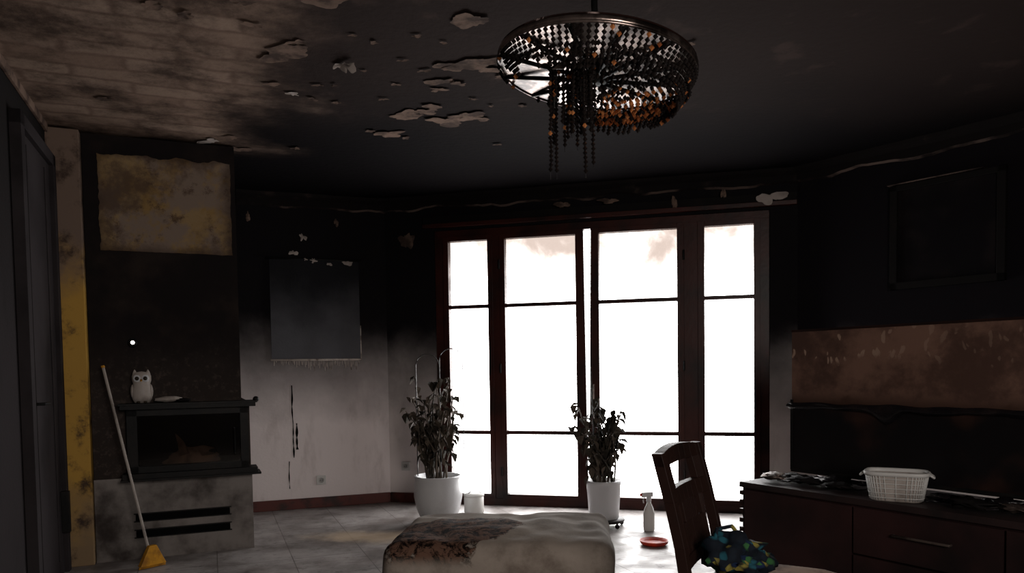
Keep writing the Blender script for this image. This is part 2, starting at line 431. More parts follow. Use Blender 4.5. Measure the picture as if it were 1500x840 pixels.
# ------------------------------------------------------------------ window
m = MB()
F = M_frame
y0, y1 = .02, .10
m.box(-.06, 2.752, y0-.02, y1, 0, .06, F)
m.box(-.06, 2.752, y0, y1, 2.36, 2.42, F)
m.box(-.06, .02, y0, y1, .06, 2.36, F); m.box(2.68, 2.752, y0, y1, .06, 2.36, F)
m.box(.47, .535, y0-.01, y1, .06, 2.36, F); m.box(2.09, 2.20, y0-.01, y1, .06, 2.36, F)
def leaf(xl, xr, gl, gr, zb=.10, zt=2.32, wl=0, wr=0):
    for (a, b, wa, wb) in ((xl, gl, wl, 0), (gr, xr, 0, wr)):
        m.hexa([(a,.0,.06),(b,.0,.06),(b,.07,.06),(a,.07,.06)], [(a+wa,.0,2.36),(b+wb,.0,2.36),(b+wb,.07,2.36),(a+wa,.07,2.36)], F)
    m.box(gl, gr, 0, .07, .06, zb, F); m.box(gl, gr, 0, .07, zt, 2.36, F)
    for z in (1.745, .64): m.box(gl, gr, .008, .062, z-.016, z+.016, F)
    m.box(gl, gr, .033, .037, zb, zt, M_glass)
leaf(.02,.47,.068,.427); leaf(.535,1.290,.581,1.199, wr=-.022); leaf(1.300,2.09,1.395,2.036, wl=.030); leaf(2.20,2.68,2.253,2.633)
m.tube([(1.345,-.0,1.05),(1.345,-.045,1.05),(1.345,-.05,.93)], .009, M_handle)
for x in (.535, 2.09):
    for z in (.3,1.2,2.1): m.tube([(x,-.012,z-.04),(x,-.012,z+.04)], .009, M_black)
m.build('window_1', (*W0,0), WA, bevel=.003)
m = MB()
m.box(-.15, 2.95, -.05, -.001, 2.44, 2.475, M_frame); m.box(-.15, 2.95, -.035, -.001, 2.475, 2.54, M_soot)
m.build('trim_4', (*W0,0), WA, bevel=.003)

def flake(m, c, r, mat, M=None, ax=1.0, rot=0, droop=.02, seed=0):
    n = 40; v=[(0,0,0)]; cr,sr=math.cos(rot),math.sin(rot)
    for i in range(n):
        a=2*math.pi*i/n; ca,sa=math.cos(a),math.sin(a)
        rr=r*(.78+.75*noise.noise(Vector((ca*.9+seed*3.17+.3,sa*.9+.7,seed*.77)))+.30*noise.noise(Vector((ca*2.3+seed,sa*2.3,2.4)))+.12*noise.noise(Vector((ca*7+seed,sa*7,2.4))))
        rr=max(rr,.2*r)
        x=rr*ca*ax; y=rr*sa
        v.append((x*cr-y*sr, x*sr+y*cr, -abs(droop*noise.noise(Vector((a,seed+.3,5))))*1.8-.001))
    v=[(c[0]+p[0],c[1]+p[1],c[2]+p[2]) for p in v]
    f=[(0,1+i,1+(i+1)%n) for i in range(n)]
    m.add(v,f,mat,M,True)
m = MB()
spots = [(605,173,.08,1.5),(632,168,.06,1.5),(664,182,.09,1.5),(690,174,.07,1.6),(712,178,.04,1.5),(575,200,.08,1.4),(602,205,.03,1),(702,38,.08,1.1),(515,100,.035,1.8),(482,6,.08,1.5),
 (425,88,.11,1.5),(318,210,.06,1.3),(352,222,.08,1.5),(350,205,.04,1.2),(700,100,.07,2.4),(655,125,.05,1.5),(440,143,.03,1.5),(388,45,.03,1.5),
 (742,118,.03,1.5),(640,160,.04,1.6),(590,130,.025,1.5),(550,196,.03,1.4),(470,150,.025,1.5),(735,215,.02,1.6),(370,12,.04,2),(240,18,.04,1.5),
 (170,150,.03,2),(290,30,.03,1.5),(505,155,.02,1.5),(680,128,.035,1.5),(648,137,.04,1.4),(560,70,.02,1.6),(410,128,.03,1.6),(1015,70,.02,1.5),(443,220,.03,1.5),
 (450,70,.03,1.8),(530,60,.015,2),(480,130,.02,2),(600,95,.015,2),(570,150,.015,2),(770,160,.02,1.6),(630,110,.02,2),(665,104,.05,1.5),(720,108,.04,1.5),(500,130,.012,2),(545,110,.012,2),(620,60,.012,2),(660,70,.012,2),(700,150,.015,2),(725,160,.015,2)]
for k,(px,py,r,ax) in enumerate(spots):
    Y = 1672/(540-py+ (750-px)*.015); X=(px-750)/1100*Y
    flake(m,(X,Y,H-.004-.0007*(k%5)), r, M_flakew if k in (8,11,16) else M_flake, ax=ax, rot=U(-.5,.5), droop=.05 if k in (8,) else .005, seed=k)
m.build('peeling_paint')
m = MB()
Mw = Matrix.Translation((W0[0],W0[1],0)) @ Matrix.Rotation(WA,4,'Z')
Ml = Matrix.Translation((A.x,A.y,0)) @ Matrix.Rotation(LA,4,'Z')
Rx = Matrix.Rotation(math.radians(90),4,'X')
for (s,z,r,ax,mt) in ((-.72,2.36,.045,.7,M_flakew),(-.80,2.22,.028,1.2,M_flakew),(-.63,2.16,.024,1.1,M_flakew),(-.70,2.17,.016,1,M_flakew),(-.35,2.15,.028,1.7,M_flakew),(-.50,2.13,.015,1.5,M_flakew),(-1.16,2.50,.05,.35,M_flake),(-.43,2.5,.05,.5,M_flake)):
    flake(m,(0,0,0),r,mt,Ml@Matrix.Translation((s,-.035,z))@Rx,ax=ax,droop=.02,seed=s*9+z)
for (u,z,r,ax) in ((2.02,2.5,.07,.35),(2.4,2.56,.05,.4),(1.1,2.56,.03,2.5),(1.5,2.57,.035,3.0),(2.76,2.50,.06,1.8),(-.33,2.36,.09,.9)):
    flake(m,(0,0,0),r,M_flakew if u>2.7 else M_flake,Mw@Matrix.Translation((u,-.055 if u>0 else -.012,z))@Rx,ax=ax,droop=.02,seed=u*3)
m.build('hanging_paint_shreds')
m = MB()
def crack(x, za, zb, w):
    n=24; v=[];f=[]
    for i in range(n+1):
        z=za+(zb-za)*i/n; ww=w*(.35+abs(noise.noise(Vector((z*9,x,0))))*2.2); xo=x+.012*noise.noise(Vector((z*5,x,3)))
        v+=[(xo-ww,-.004,z),(xo+ww,-.004,z)]
    for i in range(n): f.append((2*i,2*i+1,2*i+3,2*i+2))
    m.add(v,f,M_hole)
crack(-.84,1.08,.45,.006); crack(-.81,.75,.52,.010); crack(-.88,.42,.18,.004)
m.build('wall_crack', (A.x,A.y,0), LA)
def socket(name, P, ang, s, z):
    m = MB(); m.box(s-.04,s+.04,-.012,0,z-.04,z+.04,M_plast)
    m.lathe([(.026,0),(.024,.004),(.020,-.004),(.0,-.004)], M_plast, M=Matrix.Translation((s,-.012,z))@Rx, segs=20)
    for d in (-.009,.009): m.box(s+d-.003,s+d+.003,-.0175,-.012,z-.003,z+.003,M_hole)
    m.build(name,(P[0],P[1],0),ang,bevel=.002)
socket('wall_socket', A, LA, -.613, .24); socket('wall_socket.001', W0, WA, -.37, .33)

# tapestry
m = MB()
n=20; v=[];f=[]
x0,x1,z0,z1=-1.0,-.245,1.30,2.17
for j in range(n+1):
    for i in range(n+1):
        x=x0+(x1-x0)*i/n; z=z0+(z1-z0)*j/n
        v.append((x,-.02-.012*noise.noise(Vector((x*6,z*2,0))),z))
for j in range(n):
    for i in range(n):
        a=j*(n+1)+i; f.append((a,a+1,a+n+2,a+n+1))
m.add(v,f,M_hang,smooth=True)
m.tube([(x0-.03,-.02,z1),(x1+.03,-.02,z1)],.010,M_black)
m.tube([(x0-.01,-.022,z0),(x1+.01,-.022,z0)],.010,M_fringe)
m.tube([(x1+.005,-.02,z0),(x1+.005,-.02,z0+.3)],.005,M_fringe)
for i in range(52):
    x=x0+.02+(x1-x0-.04)*i/51; L=U(.04,.10) if x>-.8 else U(.0,.05)
    m.tube([(x,-.02,z0),(x+U(-.006,.006),-.018,z0-L)],.0032,M_fringe,segs=4)
m.build('wall_tapestry',(A.x,A.y,0),LA)

# right-wall picture
m = MB()
a,b,c,d=.76,1.42,1.74,2.40
m.box(a,b,-.02,-.002,c,d,M_pict)
for bx in ((a-.03,a+.02,c-.03,d+.03),(b-.02,b+.03,c-.03,d+.03)): m.box(bx[0],bx[1],-.04,-.002,bx[2],bx[3],M_soot)
m.box(a-.03,b+.03,-.04,-.002,d-.01,d+.03,M_soot); m.box(a-.03,b+.03,-.04,-.002,c-.03,c+.02,M_soot)
m.box(a-.05,b-.1,-.045,-.002,d+.035,d+.043,M_cornl)
m.build('picture_frame',(B.x,B.y,0),RA,bevel=.004)

# ------------------------------------------------------------------ left wall door, trims
m = MB()
m.box(-.94,-.16,-.03,-.002,0,2.45,M_door)
m.box(-1.0,-.92,-.055,-.002,0,2.52,M_door); m.box(-.18,-.11,-.055,-.002,0,2.52,M_door); m.box(-1.0,-.11,-.055,-.002,2.45,2.52,M_door)
for xa in (-.80,-.34): m.box(xa,xa+.02,-.036,-.03,.1,2.4,M_door)
m.box(-.23,-.19,-.075,-.03,.25,.50,M_black)
m.tube([(-.86,-.03,1.05),(-.86,-.08,1.05),(-.76,-.085,1.05)],.009,M_black)
m.build('door_1',(*L0,0),SA,bevel=.004)
m = MB(); m.box(-7.0,-.1,-.02,-.001,H-.05,H-.001,M_flake); m.build('trim_5',(*L0,0),SA,bevel=.004)

# ------------------------------------------------------------------ fireplace
FP=(-1.78,5.1); FD=(.92,.39); FA=math.atan2(FD[1],FD[0])
m = MB(); HC=H-.012
m.box(-.95,0,0,1.2,0,.53,M_conc)
m.box(-.95,-.76,.02,1.2,.53,1.0,M_chim); m.box(-.04,-.005,.02,1.2,.53,1.0,M_chim)
m.box(-.76,-.04,.42,1.2,.53,1.0,M_hole)
m.box(-.95,-.055,.02,1.2,1.0,HC,M_chim)
def edge(t,k): return .014*noise.noise(Vector((t*9,k,0)))+.007*noise.noise(Vector((t*30,k,4)))
px0,px1,pz0,pz1=-.865,-.085,1.985,2.59
v=[];N=60
for i in range(N): x=px0+(px1-px0)*i/N; v.append((x,0,pz0+edge(x,1)*.4))
for i in range(N): z=pz0+(pz1-pz0)*i/N; v.append((px1+edge(z,2)*.5,0,z))
for i in range(N): x=px1-(px1-px0)*i/N; v.append((x,0,pz1+edge(x,3)*1.5))
for i in range(N): z=pz1-(pz1-pz0)*i/N; v.append((px0+edge(z,4),0,z))
nn=len(v); vv=[(p[0],.008,p[2]) for p in v]+[(p[0],.025,p[2]) for p in v]
m.add(vv,[tuple(range(nn))]+[(i,(i+1)%nn,nn+(i+1)%nn,nn+i) for i in range(nn)],M_tan)
for z in (.27,.165):
    m.box(-.72,-.15,-.004,.0,z-.022,z+.022,M_hole)
    m.box(-.73,-.14,-.012,0,z+.022,z+.028,M_black); m.box(-.73,-.14,-.012,0,z-.028,z-.022,M_black)
m.box(-.78,.025,-.13,.05,.975,1.0,M_black); m.box(-.79,.035,-.14,.05,1.0,1.012,M_black)
m.box(-.78,.03,-.11,.05,.53,.565,M_black); m.box(-.79,.05,-.13,.05,.52,.532,M_black)
m.ball((.03,-.1,1.02),.02,M_black)
fx0,fx1,fz0,fz1=-.75,-.02,.565,.975
m.box(fx0,fx0+.06,-.06,.03,fz0,fz1,M_black); m.box(fx1-.05,fx1,-.06,.03,fz0,fz1,M_black)
m.box(fx0,fx1,-.06,.03,fz0,fz0+.04,M_black); m.box(fx0,fx1,-.06,.03,fz1-.045,fz1,M_black)
m.box(fx0+.06,fx1-.05,-.045,-.04,fz0+.04,fz1-.045,M_fglass)
m.tube([(-.11,-.06,.66),(-.11,-.09,.67),(-.11,-.09,.82),(-.11,-.06,.83)],.007,M_black)
m.box(-.76,-.04,-.0,.42,.53,.60,M_soot)
m.ball((-.38,.10,.61),.15,M_ash,sc=(1.2,.6,.6),lump=.5,ls=2,seed=3)
m.tube([(-.55,.16,.63),(-.22,.10,.65)],.035,M_soot,segs=10); m.tube([(-.42,.02,.66),(-.44,.04,.74),(-.47,.05,.80)],[.035,.02,.004],M_ash,segs=8)
m.build('fireplace',(*FP,0),FA,bevel=.004)
m = MB(); m.box(-1.14,-.955,-.05,.35,0,HC,M_nib); m.box(-1.145,-1.125,-.065,-.05,0,HC,M_flake); m.build('wall_jamb',(*FP,0),FA,bevel=.006)
p = xy(FP,FD,-.70,-.005)
m = MB(); Rm=Matrix.Rotation(math.radians(90),4,'X')
m.lathe([(.0,-.02),(.028,-.02),(.03,0),(.024,.02),(.014,.026)],M_black,M=Rm,segs=20); m.ball((0,-.03,0),.011,M_glint_glow)
m.build('wall_glint',(p.x,p.y,1.40),FA)  # added glowing ball on a round mount, draws a glint on the chimney
# owl
p = xy(FP,FD,-.655,-.06)
m = MB()
m.lathe([(.0,0),(.045,.002),(.058,.03),(.06,.07),(.054,.11),(.050,.125),(.056,.145),(.056,.175),(.042,.195),(.0,.203)],M_plast_dirty,segs=24,sy=.75)
for sx in (-1,1):
    m.lathe([(.024,0),(.022,.006),(.0,.008)],M_white,M=Matrix.Translation((sx*.024,-.036,.158))@Rm,segs=16)
    m.ball((sx*.024,-.044,.158),.013,M_eye)
    m.lathe([(.016,0),(.008,.022),(.0,.034)],M_plast_dirty,c=(sx*.038,0,.182),segs=10)
    m.ball((sx*.052,0,.075),.03,M_plast_dirty,sc=(.45,.8,1.5))
    m.ball((sx*.02,-.035,.008),.012,M_eye,sc=(1,1.2,.6))
m.lathe([(.008,0),(.0,.02)],M_yellow,M=Matrix.Translation((0,-.040,.147))@Matrix.Rotation(math.radians(120),4,'X'),segs=8)
m.build('owl_figurine',(p.x,p.y,1.013),FA)
p = xy(FP,FD,-.50,-.065)
m = MB(); m.ball((0,0,.02),.08,M_plast_dirty,sc=(1,.5,.22),lump=.5,ls=2); m.ball((.08,.0,.012),.05,M_soot,sc=(1,.6,.24),lump=.4)
m.build('ash_debris',(p.x,p.y,1.015),FA)

# broom
m = MB()
base=Vector((-2.24,4.60,.02)); top=Vector((-2.53,4.66,1.24))
d=(top-base)
m.tube([base+d*.06,base+d*.35,base+d*.7,top],.009,M_plast_dirty,segs=10)
m.tube([top,top+d*.012],.011,M_yellow,segs=10)
Mb=Matrix.Translation(base)@Matrix.Rotation(.9,4,'Z')
m.hexa([(-.08,-.02,0),(.08,-.02,0),(.08,.02,0),(-.08,.02,0)],[(-.02,-.015,.12),(.025,-.015,.12),(.025,.015,.12),(-.02,.015,.12)],M_yellow,Mb)
for i in range(24):
    x=-.075+.15*i/23; m.tube([(x,0,.005),(x*1.08,.0,-.018)],.004,M_yellow,segs=4,M=Mb)
m.build('broom',bevel=.002)

# ------------------------------------------------------------------ potted plants
def plant(name, loc, potprof, rimz, nst, hmin, hmax, spread, seed, loops=None, dolly=False, rod=None):
    rnd=random.Random(seed); m=MB()
    zo=.06 if dolly else 0.01
    m.lathe([(r,z+zo) for r,z in potprof],M_white,segs=40)
    rr=potprof[-1][0] if potprof[-1][0]>.02 else .1
    m.lathe([(0,rimz-.04+zo),(rr*1.0,rimz-.045+zo)],M_soil,segs=24)
    if dolly:
        m.lathe([(.0,.04),(.15,.04),(.155,.05),(.15,.06),(0,.06)],M_black,segs=32)
        for k in range(5):
            a=2*math.pi*k/5+.3; x,y=.145*math.cos(a),.145*math.sin(a)
            m.tube([(x,y,.045),(x,y,.03)],.008,M_black)
            m.lathe([(.0,-.009),(.016,-.009),(.0175,0),(.016,.009),(.0,.009)],M_black,M=Matrix.Translation((x,y,.018))@Matrix.Rotation(math.pi/2,4,'X'),segs=14)
    else:
        m.lathe([(0,0),(.16,0),(.175,.012),(.17,.014),(.0,.012)],M_black,segs=32)
    for s in range(nst):
        a=rnd.uniform(0,2*math.pi); h=rnd.uniform(hmin,hmax); sp=rnd.uniform(.1,1)*spread
        b=Vector((rnd.uniform(-.08,.08),rnd.uniform(-.08,.08),rimz-.04+zo)); pts=[]
        dr=rnd.uniform(.0,.45); wob=rnd.uniform(0,9)
        for i in range(9):
            t=i/8
            rad=sp*t**1.4
            z=b.z+h*(t-dr*.35*t**4)
            pts.append(Vector((b.x+rad*math.cos(a)+.018*math.sin(t*6+wob),b.y+rad*math.sin(a)+.018*math.cos(t*5+wob),z)))
        m.tube(pts,[.008-.004*i/8 for i in range(9)],M_leaf2 if rnd.random()<.7 else M_leaf,segs=5)
        for i in range(3,9):
            for q in range(rnd.choice((1,2,3,3))):
                if rnd.random()<.10: continue
                p=pts[i]+Vector((rnd.uniform(-.02,.02),rnd.uniform(-.02,.02),rnd.uniform(-.03,.03)))
                la=rnd.uniform(0,2*math.pi); L=rnd.uniform(.04,.085); w=L*rnd.uniform(.28,.50)
                dirv=Vector((math.cos(la),math.sin(la),rnd.uniform(-2.2,.2))).normalized()
                sv=dirv.cross(Vector((0,0,1))).normalized(); up=sv.cross(dirv)
                mid=p+dirv*L*.5-Vector((0,0,L*.04)); tip=p+dirv*L-Vector((0,0,L*rnd.uniform(.1,.4)))
                q1=p+dirv*L*.22; q2=p+dirv*L*.75-Vector((0,0,L*.1))
                cv=up*w*rnd.uniform(.3,1.0)
                v=[p,q1+sv*w*.75+cv*.6,mid+sv*w+cv,q2+sv*w*.6+cv*.5,tip,q2-sv*w*.6+cv*.5,mid-sv*w+cv,q1-sv*w*.75+cv*.6,mid]
                m.add(v,[(0,1,8),(1,2,8),(2,3,8),(3,4,8),(4,5,8),(5,6,8),(6,7,8),(7,0,8)],M_leaf if rnd.random()<.5 else M_leaf2)
    if loops:
        for (cx,cy,w,h,ang) in loops:
            pts=[]
            for i in range(25):
                t=i/24
                if t<.25: x=-w; z=rimz+(h-w)*(t/.25)
                elif t>.75: x=w; z=rimz+(h-w)*((1-t)/.25)
                else:
                    an=math.pi*(t-.25)/.5; x=-w*math.cos(an); z=rimz+(h-w)+w*math.sin(an)
                pts.append((cx+x*math.cos(ang),cy+x*math.sin(ang),z))
            m.tube(pts,.004,M_wire,segs=5)
    if rod: m.tube([(rod[0],rod[1],rimz-.03),(rod[0]+rod[2],rod[1],rod[3])],.0045,M_wire)
    return m.build(name,loc)
pot1=[(.0,0),(.12,0),(.135,.012),(.17,.10),(.19,.20),(.188,.28),(.178,.335),(.185,.35),(.185,.36),(.172,.36),(.166,.33)]
plant('potted_plant',(-.59,5.86,0),pot1,.36,25,.40,.90,.22,4,loops=[(-.07,.03,.09,.96,.1),(.12,-.02,.09,1.0,.2)])
pot2=[(.0,0),(.105,0),(.112,.01),(.128,.26),(.134,.262),(.135,.29),(.124,.29),(.12,.25)]
plant('potted_plant.001',(.68,5.62,0),pot2,.29,24,.26,.70,.26,11,dolly=True,rod=(-.06,0,-.03,1.28))

m=MB()
m.lathe([(0,0),(.075,0),(.082,.01),(.082,.13),(.075,.145),(.07,.15)],M_plast,segs=28)
m.lathe([(.086,.142),(.086,.16),(.06,.17),(0,.172)],M_plast,segs=28)
m.tube([(.06,-.03,.165),(.0,-.03,.21),(-.06,-.03,.165)],.005,M_plast)
m.build('storage_canister',(-.33,6.22,0),.3)
m=MB()
m.lathe([(0,0),(.038,0),(.042,.01),(.042,.13),(.032,.17),(.016,.20),(.014,.235),(0,.235)],M_plast,segs=24,sy=.7)
m.lathe([(.018,.215),(.018,.25),(0,.25)],M_white,segs=16)
m.box(-.055,.03,-.012,.012,.25,.285,M_white); m.box(-.068,-.055,-.008,.008,.258,.278,M_red)
m.tube([(-.03,0,.25),(-.045,0,.23),(-.04,0,.205)],.005,M_white)
m.build('spray_bottle',(.985,5.43,0),.2,bevel=.003)
m=MB(); m.lathe([(0,.004),(.06,.004),(.075,0),(.09,.012),(.098,.032),(.094,.034),(.084,.016),(.06,.010),(0,.010)],M_red,segs=36)
m.build('red_saucer',(.94,5.0,0))

# ------------------------------------------------------------------ ottoman
LX,LY,LZ=.49,.36,.44
m=MB()
def sq(u,v,w):
    r=.07
    p=Vector((u*LX,v*LY,w*LZ/2))
    q=Vector((max(-LX+r,min(LX-r,p.x)),max(-LY+r,min(LY-r,p.y)),max(-LZ/2+r*.6,min(LZ/2-r,p.z))))
    d=p-q
    if d.length>1e-6: p=q+d.normalized()*min(d.length, r)
    bulge=.025*(1-u*u)*(1-v*v) if w>0 else 0
    p.z+=bulge
    p+=Vector((1,1,1))*.012*noise.noise(p*5)
    if w>-.95: p.z+=.01*noise.noise(p*11)
    return (p.x,p.y,p.z+LZ/2+.03)
def grid(fn,a,b):
    v=[fn(-1+2*i/a,-1+2*j/b) for j in range(b+1) for i in range(a+1)]
    f=[(j*(a+1)+i,j*(a+1)+i+1,(j+1)*(a+1)+i+1,(j+1)*(a+1)+i) for j in range(b) for i in range(a)]
    m.add(v,f,M_ott,smooth=True)
nx,ny,nz=56,40,24
grid(lambda a,b:sq(a,b,1),nx,ny); grid(lambda a,b:sq(a,b,-1),nx,ny)
grid(lambda a,b:sq(a,1,b),nx,nz); grid(lambda a,b:sq(a,-1,b),nx,nz)
grid(lambda a,b:sq(1,a,b),ny,nz); grid(lambda a,b:sq(-1,a,b),ny,nz)
for x in (-.4,.4):
    for y in (-.28,.28): m.lathe([(.02,0),(.025,.045)],M_wood,c=(x,y,0),segs=12)
m.build('ottoman',(-.045,3.42,0),math.radians(-5),merge=True)

# ------------------------------------------------------------------ dining chair
C0=Vector((.56,2.42)); C1=Vector((.79,2.82)); cd=(C1-C0); cl=cd.length; CA=math.atan2(cd.y,cd.x)
m=MB(); w=cl
def bk(z):
    return .0 if z<.45 else .10*((z-.45)/.46)**1.3
for x in (.0,w-.036):
    zs=[0,.2,.45,.6,.75,.91]
    for i in range(5):
        a,b=zs[i],zs[i+1]; ya,yb=bk(a),bk(b)
        if a<.45: ya=.05*(1-a/.45)**2
        if b<.45: yb=.05*(1-b/.45)**2
        m.hexa([(x,ya-.018,a),(x+.036,ya-.018,a),(x+.036,ya+.018,a),(x,ya+.018,a)],[(x,yb-.018,b),(x+.036,yb-.018,b),(x+.036,yb+.018,b),(x,yb+.018,b)],M_wood)
def rail(za,zb,x0=.036,x1=w-.036,th=.014,arch=0):
    n=8
    for i in range(n):
        xa=x0+(x1-x0)*i/n; xb=x0+(x1-x0)*(i+1)/n
        fa=arch*math.sin(math.pi*(xa)/w); fb=arch*math.sin(math.pi*xb/w)
        ca=.02*math.sin(math.pi*xa/w); cb=.02*math.sin(math.pi*xb/w)
        m.hexa([(xa,bk(za)-th+ca,za),(xb,bk(za)-th+cb,za),(xb,bk(za)+th+cb,za),(xa,bk(za)+th+ca,za)],
               [(xa,bk(zb)-th+ca,zb+fa),(xb,bk(zb)-th+cb,zb+fb),(xb,bk(zb)+th+cb,zb+fb),(xa,bk(zb)+th+ca,zb+fa)],M_wood)
rail(.865,.905,0,w,.018,.018)
rail(.73,.785); rail(.52,.56)
rail(.785,.87,.036,.10); rail(.785,.87,w-.10,w-.036)
rail(.56,.73,w/2-.075,w/2+.075,.009); rail(.56,.66,w/2-.13,w/2+.13,.008)
rail(.56,.73,.09,.115,.009); rail(.56,.73,w-.115,w-.09,.009)
m.box(.0,w,-.44,-.0,.40,.445,M_wood)
for x in (.0,w-.04): m.box(x,x+.04,-.44,-.40,0,.40,M_wood)
m.box(.012,.032,-.42,0,.2,.23,M_wood); m.box(w-.032,w-.012,-.42,0,.2,.23,M_wood); m.box(.02,w-.02,-.23,-.21,.2,.23,M_wood)
n=10; v=[];f=[]
for j in range(n+1):
    for i in range(n+1):
        u,t=i/n,j/n
        v.append((.01+(w-.02)*u,-.45+.42*t,.45+.045*(min(1,6*u*(1-u))*min(1,6*t*(1-t)))**.5))
for j in range(n):
    for i in range(n):
        a=j*(n+1)+i; f.append((a,a+1,a+n+2,a+n+1))
m.add(v,f,M_seat,smooth=True)
m.box(.01,w-.01,-.45,-.03,.44,.455,M_seat)
m.build('dining_chair',(C0.x,C0.y,0),CA,bevel=.004)
m=MB()
m.ball((0,0,.068),.11,M_bag,sc=(1.1,.85,.72),lump=.55,ls=2.2,seed=5,segs=28)
m.ball((.05,-.06,.045),.08,M_bag,sc=(1.1,.9,.6),lump=.6,ls=2.5,seed=9,segs=24)
m.tube([(-.08,.0,.12),(-.05,.02,.17),(.02,.02,.175),(.06,.0,.12)],.008,M_bag)
m.build('floral_bag',(.74,2.54,.492),.4,scale=.88)

# ------------------------------------------------------------------ sideboard
S0=(1.26,4.1); SDr=(.55,-.835); SSA=math.atan2(SDr[1],SDr[0])
m=MB(); L=2.0; D=.48; TZ=.56
m.box(.0,L,.0,D,.06,TZ-.03,M_side); m.box(-.012,L+.012,-.015,D,TZ-.03,TZ,M_side_top)
m.box(.04,L-.04,.04,D-.04,0,.06,M_black)
cuts=[.02,.66,1.32,1.98]
for i in range(3):
    a,b=cuts[i]+.006,cuts[i+1]-.006
    if i==1:
        m.box(a,b,-.02,0,.30,TZ-.04,M_side); m.box(a,b,-.02,0,.07,.29,M_side)
        for z in (.42,.18):
            m.tube([(a+.2,-.02,z),(a+.2,-.04,z),(b-.2,-.04,z),(b-.2,-.02,z)],.006,M_handle)
    else:
        m.box(a,b,-.02,0,.07,TZ-.04,M_side)
for k in range(9):
    z=.09+k*.05; m.box(-.004,.018,-.022,.04,z,z+.024,M_wood)
m.build('sideboard',(*S0,0),SSA,bevel=.004)
Ms=Matrix.Translation((*S0,0))@Matrix.Rotation(SSA,4,'Z')
m=MB(); ty=.36
m.box(.05,1.60,ty,ty+.035,.97,1.385,M_tv); m.box(.05,1.60,ty-.004,ty+.035,.60,.975,M_screen)
m.box(.3,1.3,ty+.035,ty+.075,.65,1.15,M_black)
m.box(.045,.06,ty-.008,ty+.038,.60,1.0,M_black); m.box(.05,1.60,ty-.01,ty+.035,.59,.61,M_black)
m.box(.05,1.60,ty-.006,ty+.035,1.38,1.392,M_wood)
for x in (.3,1.3): 
    m.box(x-.015,x+.015,ty-.08,ty+.10,.5605,.575,M_black); m.box(x-.015,x+.015,ty,ty+.03,.565,.60,M_black)
n=60; v=[];f=[]
rows=6
for j in range(rows):
    for i in range(n+1):
        x=.04+1.57*i/n; t=j/(rows-1)
        sag=.03+.05*abs(noise.noise(Vector((x*3,0,1))))+(.07*math.exp(-((x-.62)/.06)**2))
        z=.985+.012*noise.noise(Vector((x*7,2,0)))-t*sag
        y=ty-.012-.03*math.sin(math.pi*t)*(.6+noise.noise(Vector((x*6,t*2,4))))
        v.append((x,y,z))
for j in range(rows-1):
    for i in range(n):
        a=j*(n+1)+i; f.append((a,a+1,a+n+2,a+n+1))
m.add(v,f,M_film,smooth=True)
m.build('television',(*S0,0),SSA)
# basket
m=MB()
def se(a,rx,ry,e=.45):
    c,s=math.cos(a),math.sin(a)
    return (rx*math.copysign(abs(c)**e,c), ry*math.copysign(abs(s)**e,s))
def band(prof,mat,N=64,e=.5):
    v=[];f=[]
    for (k,z) in prof:
        for i in range(N):
            x,y=se(2*math.pi*i/N,.15*k,.10*k+.0,e); v.append((x,y,z))
    for j in range(len(prof)-1):
        for i in range(N):
            i2=(i+1)%N; f.append((j*N+i,j*N+i2,(j+1)*N+i2,(j+1)*N+i))
    m.add(v,f,mat,smooth=True)
band([(.0,.0),(.80,.0),(.83,.006),(.98,.14),(.96,.14),(.81,.01),(.0,.008)],M_plast_dirty)
band([(.99,.135),(1.05,.137),(1.06,.152),(1.0,.158),(.95,.152),(.95,.138)],M_plast)
for z in (.02,.045,.07,.095,.12):
    k=.84+.14*z/.14+.012; pts=[(*se(2*math.pi*i/64,.15*k,.10*k,.5),z) for i in range(64)]
    m.tube(pts,.0028,M_plast,segs=4,closed=True)
for i in range(46):
    a=2*math.pi*(i+.5)/46
    m.tube([(*se(a,.15*.845,.10*.845,.5),.008),(*se(a,.15*1.0,.10*1.0,.5),.14)],.0032,M_plast,segs=4)
for sx in (-1,1): m.tube([(sx*.155,-.035,.145),(sx*.175,-.03,.13),(sx*.175,.03,.13),(sx*.155,.035,.145)],.006,M_plast)
p=Ms@Vector((.81,.095,0)); m.build('plastic_basket',(p.x,p.y,TZ+.001),math.radians(-30),scale=.87)
m=MB()
for k,(x,y,r,mt) in enumerate(((.12,.10,.05,M_handle),(.20,.2,.05,M_soot),(.30,.12,.06,M_soot),(.42,.22,.08,M_film),(.5,.1,.05,M_soot),(1.02,.15,.06,M_film),(1.12,.1,.07,M_soot),(1.22,.22,.06,M_film),(1.3,.13,.05,M_handle),(.56,.25,.04,M_film),(.06,.2,.035,M_plast_dirty),(1.42,.12,.06,M_plast_dirty))):
    m.ball((x,y,.022),r,mt,sc=(1.3,.8,.28),lump=.9,ls=2.6,seed=k*3,segs=20)
for k in range(5):
    x=.15+k*.27
    if abs(x-.69)<.1: continue
    pts=[(x+.03*t+.03*math.sin(t*1.3+k),.08+.02*math.cos(t*1.7+k)+.012*t,.008) for t in range(8)]
    m.tube(pts,.004,M_film)
m.build('charred_debris',(*S0[:2],TZ+.008),SSA)

